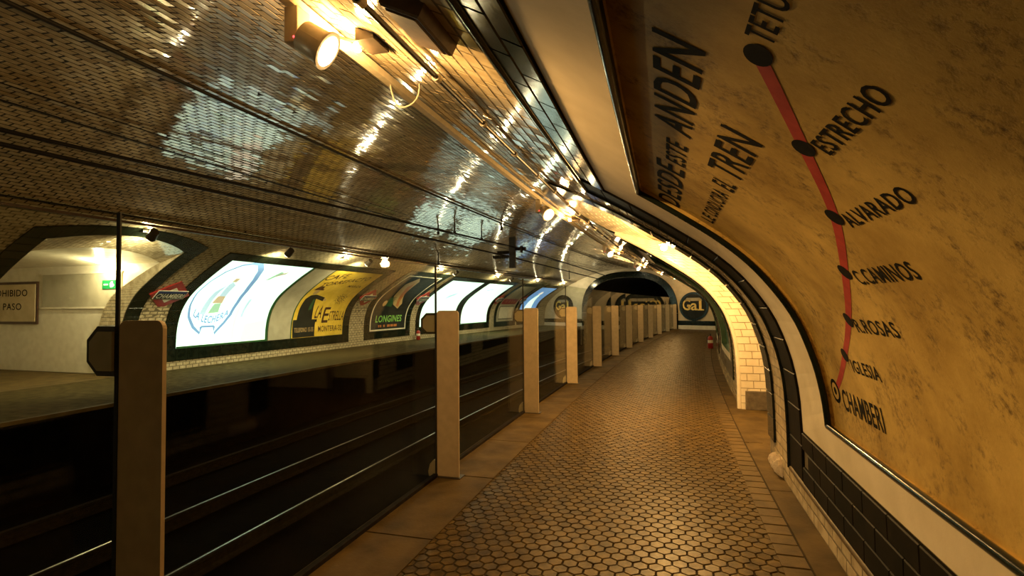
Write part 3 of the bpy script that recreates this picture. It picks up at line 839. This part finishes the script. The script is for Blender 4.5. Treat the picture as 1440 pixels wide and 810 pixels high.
tile_frame(16.55, 19.52, .20, 3.70, 16.86, 19.20, .48, 3.42, 'dark tile frame around the black watch poster')
p = poster('watch_poster', 'black watch advertisement poster with lime green lettering')
sheet('poster_face', 16.87, 19.19, .49, 3.41, .012, MT['slate'], p)
for (x0, x1, y0, y1) in ((16.88, 19.18, .50, .55), (16.88, 16.93, .5, 3.38), (19.13, 19.18, .5, 3.38), (16.88, 19.18, 3.33, 3.38)):
    sheet('white_line', x0, x1, y0, y1, .020, MT['jamb'], p)
text('lettering', 'LONGINES', 17.2, 18.87, .82, 1.09, L1, MT['limegreen'], p, bold=.03)
for k, (x0, x1) in enumerate(((17.38, 17.46), (17.5, 17.58), (17.7, 17.8), (17.95, 18.12), (18.16, 18.34), (18.38, 18.58))):
    poly('faint_print', [(x0, .63), (x1, .63), (x1, .72), (x0, .72)], L1, MT['orange'], p)
poly('figure', [(18.42, 1.36), (18.0, 1.55), (17.62, 1.99), (17.40, 2.76), (17.75, 3.25), (18.05, 3.0), (18.12, 2.19), (18.55, 1.6)], L1, MT['tan'], p)
poly('figure', [(18.22, 1.5), (18.4, 1.45), (18.0, 2.1), (17.9, 2.9), (17.75, 2.6)], L2, MT['orange'], p)
poly('figure', [(17.5, 1.5), (17.95, 1.45), (17.9, 1.95), (17.5, 1.9)], L1, MT['green'], p); poly('figure', ellipse(17.42, 1.62, .12, .14, 12), L2, MT['tan'], p)

tile_frame(19.95, 27.0, .20, 3.60, 20.24, 26.70, .48, 3.30, 'long dark tile frame around the two blank white lightboxes')
p = poster('lightbox_poster', 'blank glowing white lightbox, first of the pair behind the barrier post', 'lightbox', 'blank white lightboxes')
sheet('lit_face', 20.25, 23.25, .49, 3.29, .012, MT['lit'], p); sheet('green_edge', 20.25, 23.25, .482, .53, .022, MT['green'], p)
poly('faint_print', [(21.6, 1.9), (22.1, 2.2), (22.15, 2.35), (21.7, 2.1)], L1, MT['litpale'], p)
tag(sheet('blank_panel', 23.3, 23.85, .49, 3.29, .012, MT['slate']), 'dark strip between the two blank white lightboxes', 'panel')
p = poster('lightbox_poster', 'blank glowing white lightbox, second of the pair, left of the small cream notice', 'lightbox', 'blank white lightboxes')
sheet('lit_face', 23.9, 26.65, .49, 3.29, .012, MT['lit'], p); sheet('green_edge', 23.9, 26.65, .482, .53, .022, MT['green'], p)
poly('faint_print', [(24.6, 2.6), (25.2, 2.75), (25.2, 2.82), (24.6, 2.7)], L1, MT['litpale'], p)
tile_frame(27.58, 30.36, .20, 3.60, 27.86, 30.08, .48, 3.30, 'dark tile frame around the red sign and cream notice')
p = poster('notice_board', 'grey panel carrying a cream notice under a red sign', 'notice board')
sheet('board_face', 27.87, 30.07, .49, 3.29, .012, MT['greyplaster'], p)
sheet('notice_edge', 28.05, 29.95, .60, 1.42, .016, MT['stone'], p); sheet('cream_notice', 28.12, 29.88, .66, 1.36, .022, MT['jamb'], p)
sheet('red_strip', 28.0, 29.9, 1.55, 1.95, .018, MT['red'], p)
for x0 in (28.35, 28.75, 29.1, 29.4):
    poly('faint_print', [(x0, 1.66), (x0 + .22, 1.66), (x0 + .18, 1.84), (x0 + .02, 1.84)], on_wall(-1, .022), MT['orange'], p)
tile_frame(30.6, 33.6, .20, 3.60, 30.85, 33.3, .48, 3.30, 'dark tile frame around the blue lightbox')
p = poster('lightbox_poster', 'glowing sky blue lightbox with a pale figure near the tunnel end', 'lightbox')
sheet('lit_face', 30.86, 33.29, .49, 3.29, .012, MT['litsky'], p)
poly('figure', [(31.2, .5), (32.6, .5), (32.5, 1.6), (32.2, 2.4), (31.9, 2.4), (31.6, 1.6)], L1, MT['lit'], p)
poly('figure', ellipse(32.0, 2.6, .22, .2, 12), L1, MT['litpink'], p)

# red rhombus station signs
def rhombus(sc, tc, label):
    o = empty('station_sign', label, 'sign', group='red rhombus station name signs')
    P0, es_, et_, n_ = frame(np.array(sc), np.array(TT - tc))
    et_ = -et_
    def mp(off): return lambda x, y: P0 + np.asarray(x)[..., None] * es_ + np.asarray(y)[..., None] * et_ + n_ * off
    def plate(name, pts, o0, o1, mm):
        x = np.array([q[0] for q in pts]); y = np.array([q[1] for q in pts]); n = len(pts)
        P = np.vstack([mp(o0)(x, y), mp(o1)(x, y)])
        F = [list(range(n, 2*n))] + [[k, (k+1) % n, n + (k+1) % n, n + k] for k in range(n)]
        link(name, pydata(P, F, MT[mm], name), o)
    plate('red_plate', [(-.48, 0), (0, -.45), (.48, 0), (0, .45)], .02, .055, 'red')
    plate('white_field', [(-.26, 0), (0, -.245), (.26, 0), (0, .245)], .055, .059, 'white')
    plate('name_plate', [(-.365, -.118), (.365, -.118), (.365, .148), (-.365, .148)], .055, .068, 'white')
    plate('blue_field', [(-.352, -.105), (.352, -.105), (.352, .135), (-.352, .135)], .068, .071, 'blue')
    plate('dark_band', [(-.352, -.105), (.352, -.105), (.352, .07), (-.352, .07)], .071, .0725, 'slate')
    V, Fc = text2d('CHAMBERI', -.325, .325, -.085, .06, .05, .15)
    link('lettering', pydata(mp(.074)(V[:, 0], V[:, 1]), Fc, MT['white'], 'lettering'), o)
for sc, lab in ((8.98, 'red rhombus station sign between the left passage and the milk lightbox'), (16.13, 'red rhombus station sign between the coffee and watch posters'),
                (19.74, 'red rhombus station sign right of the watch poster'), (27.29, 'red rhombus station sign right of the two blank lightboxes'),
                (30.48, 'red rhombus station sign right of the cream notice')):
    rhombus(sc, 1.90, lab)

# signs and lamp inside the left passage (on its far side wall)
SW = 8.28 + .235
def side_mp(off): return lambda x, y: W(SW - off, np.asarray(x), np.asarray(y))
def side_slab(name, u0, u1, z0, z1, off, material, parent=None):
    return hexa(name, W([SW, SW, SW - off, SW - off] * 2, [u0, u1, u1, u0] * 2, [z0] * 4 + [z1] * 4), material, parent)
p = empty('warning_sign', 'beige no-entry notice in a dark frame inside the left passage', 'sign')
side_slab('frame', -16.05, -14.03, 1.09, 2.08, .03, MT['brown'], p); side_slab('sign_face', -15.99, -14.09, 1.15, 2.02, .04, MT['signpaper'], p)
text('lettering', 'PROHIBIDO', -15.75, -14.35, 1.74, 1.90, side_mp(.043), MT['ltblack'], p, bold=.02, step=1)
text('lettering', 'EL PASO', -15.55, -14.55, 1.42, 1.58, side_mp(.043), MT['ltblack'], p, bold=.02, step=1)
p = empty('grey_wall_panel', 'large plain grey panel on the side wall of the left passage', 'panel')
side_slab('panel_face', -13.88, -11.40, 1.48, 2.22, .02, MT['greyplaster'], p); side_slab('pale_rim', -13.92, -11.38, 2.22, 2.26, .03, MT['jamb'], p); side_slab('pale_rim', -13.92, -11.38, 1.44, 1.48, .03, MT['jamb'], p)
p = empty('exit_sign', 'small green emergency exit sign on the grey panel in the left passage', 'sign')
side_slab('sign_face', -11.95, -11.55, 1.87, 2.06, .035, MT['exitgreen'], p)
poly('arrow', [(-11.90, 1.95), (-11.77, 1.95), (-11.77, 1.98), (-11.90, 1.98)], side_mp(.038), MT['exitwhite'], p, 1)
poly('running_figure', [(-11.70, 1.90), (-11.66, 1.90), (-11.65, 1.96), (-11.60, 1.92), (-11.58, 1.95), (-11.63, 2.0), (-11.62, 2.03), (-11.67, 2.03), (-11.72, 1.98)], side_mp(.038), MT['exitwhite'], p, 1)

# ------------------------------------------------------------------ glass barrier
SP, DS, PU, PWD, PHT, GHT = 4.227, 2.7484, -1.863, .197, 1.405, 1.794
ORD = ['behind the camera', 'first', 'second', 'third', 'fourth', 'fifth', 'sixth', 'seventh', 'eighth', 'ninth', 'tenth', 'eleventh', 'twelfth']
def profile_post():
    r = .028; pts = [(PU, 0), (PU + PWD, 0)]
    for (cx, cz, a0) in ((PU + PWD - r, PHT - r, 0), (PU + r, PHT - r, 90)):
        for k in range(5):
            t = math.radians(a0 + 90 * k / 4); pts.append((cx + r * math.cos(t), cz + r * math.sin(t)))
    return pts
PP = profile_post()
for n in range(0, 13):
    s = SP + (n - 2) * DS
    if True:
        lab = 'beige metal barrier post, ' + (ORD[n] + ' in the row counted from the camera' if n else 'the one behind the camera')
        o = empty('barrier_post', lab, 'post', group='glass barrier posts')
        sweep(PP, s, s + .016, 1).obj('post_body', MT['post'], o)
        # clamp on the track side
        cl = [(-.005, 1.205), (-.085, 1.205), (-.135, 1.255), (-.135, 1.335), (-.085, 1.385), (-.005, 1.385)]
        sweep([(PU - .012 + a_, b_) for a_, b_ in cl], s - .005, s + .06, 1).obj('glass_clamp', MT['dark'], o)
        gc = o.children[-1]
        cl2 = [(-.005, 1.225), (-.075, 1.225), (-.112, 1.262), (-.112, 1.328), (-.075, 1.365), (-.005, 1.365)]
        sweep([(PU - .012 + a_, b_) for a_, b_ in cl2], s - .014, s - .004, 1).obj('clamp_cover', MT['post'], gc)
        ft = [(0, 0), (-.07, 0), (-.075, .04), (-.06, .10), (-.03, .135), (0, .14)]
        sweep([(PU - .008 + a_, b_) for a_, b_ in ft], s + .0, s + .045, 1).obj('foot_bracket', MT['post'], o)
        hexa('base_plate', W([s - .03, s + .085, s + .085, s - .03] * 2, [PU - .01, PU - .01, PU + PWD + .02, PU + PWD + .02] * 2, [0] * 4 + [.008] * 4), MT['dark'], o)
    if n < 12:
        s1 = s + DS
        lab = 'tall clear glass panel ' + ('left of the first barrier post' if n == 0 else 'between the %s and %s barrier posts' % (ORD[n], ORD[n + 1]))
        o = empty('glass_panel', lab, 'glass', group='glass barrier panels')
        u1 = PU - .002; u0 = u1 - .014
        ga, gb = s + .004, s1 - .012
        hexa('pane', W([ga, gb, gb, ga] * 2, [u0, u0, u1, u1] * 2, [.012] * 4 + [GHT] * 4), MT['glass'], o)
        hexa('edge_seal', W([ga - .006, ga, ga, ga - .006] * 2, [u0 - .002, u0 - .002, u1 + .001, u1 + .001] * 2, [.012] * 4 + [GHT] * 4), MT['wire'], o)
        hexa('bottom_channel', W([ga, gb, gb, ga] * 2, [u0 - .012, u0 - .012, u1 + .012, u1 + .012] * 2, [.001] * 4 + [.028] * 4), MT['rust'], o)

# ------------------------------------------------------------------ lighting rails and lamps
def light_rail(u, z, s0, s1, label, mat_='paint'):
    o = empty('light_rail', label, 'light rail')
    sweep(rect(u - .024, u + .024, z - .022, z + .022), s0, s1, 70).obj('channel', MT[mat_], o)
    zc = float(np.interp(u, FU[::-1], FZ[::-1]))
    s = s0 + 1.3
    while s < s1:
        tube([W(s, u, z + .02), W(s, u, zc + .01)], .006, 6).obj('hanger', MT['dark'], o); s += 2.6
    return o
RU, RZ = -1.63, 2.87
light_rail(RU, RZ, .3, 31.0, 'pale lighting rail hung from the vault above the near platform')
light_rail(2 * UC - RU, RZ, .3, 34.0, 'dark lighting rail hung from the vault above the opposite platform', 'brown')
def point(name, P, energy, color, radius, parent, spot=None, aim=None, blend=.6):
    l = bpy.data.lights.new(name, 'SPOT' if spot else 'POINT'); l.energy = energy; l.color = color; l.shadow_soft_size = radius
    o = link(name, l, parent); o.location = P
    if spot:
        l.spot_size = spot; l.spot_blend = blend
        o.rotation_euler = (Vector(aim) - Vector(P)).to_track_quat('-Z', 'Y').to_euler()
    return o
def ball(name, P, r, material, parent, n=12):
    a = Acc(); la = np.linspace(-math.pi/2, math.pi/2, n // 2 + 1); lo = np.linspace(0, 2*math.pi, n + 1)
    a.grid(np.array(P) + r * np.stack([np.cos(la)[:, None] * np.cos(lo)[None], np.cos(la)[:, None] * np.sin(lo)[None], np.sin(la)[:, None] + 0 * lo[None]], -1))
    return a.obj(name, material, parent, smooth=True)
def flood(side, s, energy, color, label):
    """small flood lamp standing on the rail, its bulb just under the vault"""
    o = empty('flood_lamp', label, 'lamp', group='flood lamps on the lighting rails')
    u = RU + .14 if side > 0 else 2 * UC - RU - .14
    z = RZ - .07
    k = 1 if side > 0 else -1
    sweep(rect(u - .05 + k * .10, u + .05 + k * .10, z - .03, z + .05), s - .10, s + .06, 1).obj('housing', MT['dark'], o)
    tube([W(s, u + k * .05, z), W(s, RU if side > 0 else 2 * UC - RU, RZ)], .008, 6).obj('arm', MT['dark'], o)
    b = W(s, u, z - .01)
    ball('bulb', b, .026, MT['lens'], o)
    tube([W(s, u + k * .02, z - .01), W(s, u + k * .06, z)], .02, 8).obj('socket', MT['dark'], o)
    point('lamp_light', W(s - .05, u - k * .03, z - .06), energy, color, .04, o)
RL = [2.42, 8.35, 14.3, 20.0, 25.2, 29.9]
LL = [1.4, 7.1, 12.6, 18.0, 23.2, 28.3, 32.6]
for k, s in enumerate(RL): flood(1, s, E_RIGHT, WARM, 'flood lamp on the near lighting rail, ' + ORD[k + 1] + ' from the camera')
for k, s in enumerate(LL): flood(-1, s, E_LEFT, LEFTWARM, 'flood lamp on the far lighting rail, ' + ORD[k + 1] + ' from the camera')
def spotlight(s, label, energy, aim, base=(RU, RZ)):
    o = empty('track_spotlight', label, 'spotlight', group='spotlights on the lighting rail')
    u = base[0] + .01; z = base[1]
    hexa('driver_box', W([s - .05, s + .05, s + .05, s - .05] * 2, [u - .035, u - .035, u + .035, u + .035] * 2, [z - .20] * 4 + [z - .03] * 4), MT['paint'], o, .006)
    ball('indicator', W(s - .052, u + .02, z - .18), .005, MT['redled'], o, 8)
    c0 = np.array(W(s - .0, u + .10, z - .20)); d = np.array(aim) - c0; d /= np.linalg.norm(d)
    tube([W(s, u + .02, z - .15), c0], .012, 8).obj('yoke', MT['paint'], o)
    dr = tube([c0 - d * .07, c0 - d * .065, c0 + d * .05, c0 + d * .06], [.05, .072, .080, .082], 24).obj('drum', MT['paint'], o, smooth=True)
    tube([c0 + d * .058, c0 + d * .068], [.092, .092], 24).obj('bezel', MT['paint'], dr)
    tube([c0 + d * .066, c0 + d * .071], [.074, .070], 24).obj('lens', MT['lens2'], dr)
    if energy: point('lamp_light', c0 + d * .10, energy, WARM, .05, o, math.radians(105), aim, .8)
spotlight(2.12, 'white track spotlight with glowing round lens, closest to the camera', E_SPOT, W(2.9, .95, 1.0))
spotlight(6.9, 'white track spotlight near the first passage, second from the camera', E_SPOT * .4, W(5.0, .9, .6))
spotlight(12.8, 'white track spotlight, third from the camera', E_SPOT * .4, W(11.0, .9, .6))
spotlight(18.4, 'white track spotlight, farthest from the camera', E_SPOT * .4, W(16.5, .9, .6))
for s, lab in ((7.05, 'dark spotlight hanging from the far rail above the left passage'), (10.3, 'dark spotlight hanging from the far rail above the milk lightbox'), (13.4, 'dark spotlight hanging from the far rail above the coffee poster'), (18.9, 'dark spotlight hanging from the far rail above the watch poster'), (24.5, 'dark spotlight hanging from the far rail above the blank lightboxes')):
    o = empty('far_spotlight', lab, 'spotlight', group='spotlights on the far rail')
    u = 2 * UC - RU
    tube([W(s, u, RZ), W(s, u - .02, RZ - .13)], .012, 6).obj('stem', MT['dark'], o)
    dr = tube([W(s - .02, u + .05, RZ - .10), W(s + .02, u - .10, RZ - .20)], [.07, .085], 16).obj('drum', MT['dark'], o)
    tube([W(s + .021, u - .105, RZ - .203), W(s + .022, u - .108, RZ - .205)], .075, 16).obj('lens', MT['lens2'], dr)
    point('lamp_light', W(s + .03, u - .14, RZ - .23), 130, LEFTWARM, .05, o, math.radians(130), W(s + .5, -11.0, .9), .9)
# lamps inside the passages
def bulk_lamp(P, label, energy, color):
    o = empty('passage_lamp', label, 'lamp')
    P = np.array(P)
    tube([P + [0, 0, .06], P + [0, 0, .035]], [.06, .065], 16).obj('lamp_base', MT['white'], o)
    ball('globe', P, .04, MT['lens'], o)
    point('lamp_light', P - [0, 0, .09], energy, color, .05, o)
bulk_lamp(W(6.75, -.02, 2.13), 'glaring round lamp at the top of the near passage opening', 110, WARM)
bulk_lamp(W(8.2, -11.66, 2.44), 'round white lamp glowing inside the left passage', 34, LEFTWARM)

# ------------------------------------------------------------------ cables, conduits, overhead line
def wire(name, pts, r, label, cat='cable', mat_='wire', group=None, n=6):
    o = tube(pts, r, n).obj(name, MT[mat_], smooth=True); return tag(o, label, cat, group)
wire('ceiling_cable', [wall(1, s, 6.98, .03) for s in np.linspace(-1, 31, 60)], .018, 'thick black cable clipped along the vault right of its crown')
wire('ceiling_cable', [wall(-1, s, 4.46, .03) for s in np.linspace(-1, 33, 60)], .012, 'black cable along the vault just above the far lighting rail')
wire('ceiling_cable', [wall(1, s, 8.98, .03) for s in np.linspace(-1, 33, 60)], .010, 'thin black cable clipped along the vault left of its crown')
wire('ceiling_cable', [wall(1, s, 8.62, .02) for s in np.linspace(-1, 33, 60)], .006, 'thin grey conduit beside the left ceiling cable', mat_='rust')
o = empty('ceiling_conduit', 'metal conduit with clips along the vault above the near lighting rail', 'conduit')
tube([wall(1, s, 3.71, .035) for s in np.linspace(.3, 31, 60)], .014, 8).obj('pipe', MT['dark'], o, smooth=True)
s = 1.1
while s < 30:
    tube([wall(1, s - .02, 3.71, .035), wall(1, s + .02, 3.71, .035)], .024, 8).obj('clip', MT['paint'], o); s += .75
loopc = [W(3.02 + .015 * math.sin(t * 3), RU + .10 - .10 * math.cos(t), RZ - .02 - .16 * math.sin(t)) for t in np.linspace(0, math.pi, 14)]
wire('cable_loop', loopc, .005, 'thin grey cable looping from the conduit to the near lighting rail', mat_='paint')
o = empty('brown_patch', 'dark brown box-shaped patch raised on the vault beside the near lamp', 'box')  # thin dark brown slab on the vault bricks, making a dark patch there
b = wtile(1, 1.74, 2.06, 3.36, 3.54, -.002, .06, .008, 2); b.obj('patch_body', MT['patchbrown'], o)
b = wtile(1, 1.76, 2.04, 3.38, 3.52, .058, .066, .004, 2); b.obj('patch_top', MT['patchbrown'], o)
def chord(a, b, n=24): return [np.array(a) + (np.array(b) - np.array(a)) * k / n for k in range(n + 1)]
SUP = 16.0
wA = [W(-2, -7.55, 3.3), W(SUP, -5.0, 3.27), W(34, -6.3, 3.25)]
wB = [W(-2, -6.75, 3.05), W(SUP, -5.4, 3.03), W(34, -6.75, 3.05)]
wire('contact_wire', chord(wA[0], wA[1]) + chord(wA[1], wA[2])[1:], .024, 'upper black overhead contact wire above the tracks')
wire('contact_wire', chord(wB[0], wB[1]) + chord(wB[1], wB[2])[1:], .026, 'lower black overhead contact wire above the tracks')
o = empty('wire_support', 'black hanging post carrying both overhead wires on insulators', 'wire support')
hexa('mast', W([SUP - .05, SUP + .05, SUP + .05, SUP - .05] * 2, [-5.20, -5.20, -5.0, -5.0] * 2, [2.62] * 4 + [3.66] * 4), MT['wire'], o)
for (ua, ub, z) in ((-5.0, -4.66, 3.22), (-5.2, -5.75, 2.98), (-5.2, -5.60, 3.12)):
    n = 9; P = [W(SUP, ua + (ub - ua) * k / (2 * n), z) for k in range(2 * n + 1)]
    tube(P, [.03 if k % 2 else .065 for k in range(2 * n + 1)], 10).obj('insulator', MT['wire'], o)
tube([W(SUP, -4.8, 3.3), W(SUP, -4.8, 3.1)], .05, 8).obj('clamp', MT['wire'], o)
for (s, u, d, lab) in ((12.6, -5.45, .22, 'small dark ceiling hook over the middle of the tracks'), (12.65, -5.95, .18, 'small dark ceiling hook left of the crown'),
                       (14.3, -5.42, .2, 'small dark ceiling hook just before the hanging wire post'), (12.3, -4.05, .2, 'small dark ceiling hook right of the crown'),
                       (16.1, -7.8, .3, 'dark ceiling bracket above the far lighting rail'), (29.0, -7.1, .45, 'dark ceiling bracket near the tunnel mouth')):
    z = float(np.interp(u, FU[::-1], FZ[::-1]))
    o = empty('ceiling_hook', lab, 'hook', group='small hooks in the vault')
    tube([W(s, u, z + .03), W(s, u, z - d)], .02, 8).obj('shank', MT['wire'], o)
    tube([W(s, u, z - d), W(s, u, z - d - .08)], [.045, .03], 8).obj('eye', MT['wire'], o)

# ------------------------------------------------------------------ small things
def extinguisher(s, u, label):
    o = empty('fire_extinguisher', label, 'extinguisher', group='red fire extinguishers')
    tube([W(s, u, 0), W(s, u, .015), W(s, u, .33), W(s, u, .38), W(s, u, .40)], [.07, .085, .085, .06, .03], 18).obj('cylinder', MT['red'], o, smooth=True)
    tube([W(s, u, .40), W(s, u, .46)], [.022, .018], 8).obj('valve', MT['wire'], o)
    tube([W(s - .09, u, .47), W(s + .05, u, .49)], .010, 6).obj('lever', MT['wire'], o)
    tube([W(s - .02, u - .03, .43), W(s - .06, u - .09, .36), W(s - .03, u - .10, .18)], .010, 6).obj('hose', MT['wire'], o)
    tube([W(s, u, .18), W(s, u, .27)], .087, 18).obj('label_band', MT['white'], o)
extinguisher(18.4, .74, 'red fire extinguisher standing at the foot of the near wall')
extinguisher(19.75, -10.85, 'red fire extinguisher at the foot of the opposite wall near the watch poster')
# crumbled plaster at the wall foot
n = 22
P = []; ang_ = np.linspace(0, math.pi, 7)
for k in range(n + 1):
    s = 4.92 + .42 * k / n
    rr = (.042 + .030 * abs(math.sin(k * 1.7)) + random.uniform(-.014, .022)) * (1 if 0 < k < n else .3)
    P.append([W(s + random.uniform(-.006, .006), .935 - rr * .9 * math.sin(t), .0 + rr * 1.1 * (1 - math.cos(t)) * .75) for t in ang_])
a = Acc(); a.grid(np.array(P))
tag(a.obj('plaster_rubble', MT['rubble']), 'ridge of crumbled whitish plaster at the foot of the near wall', 'rubble')
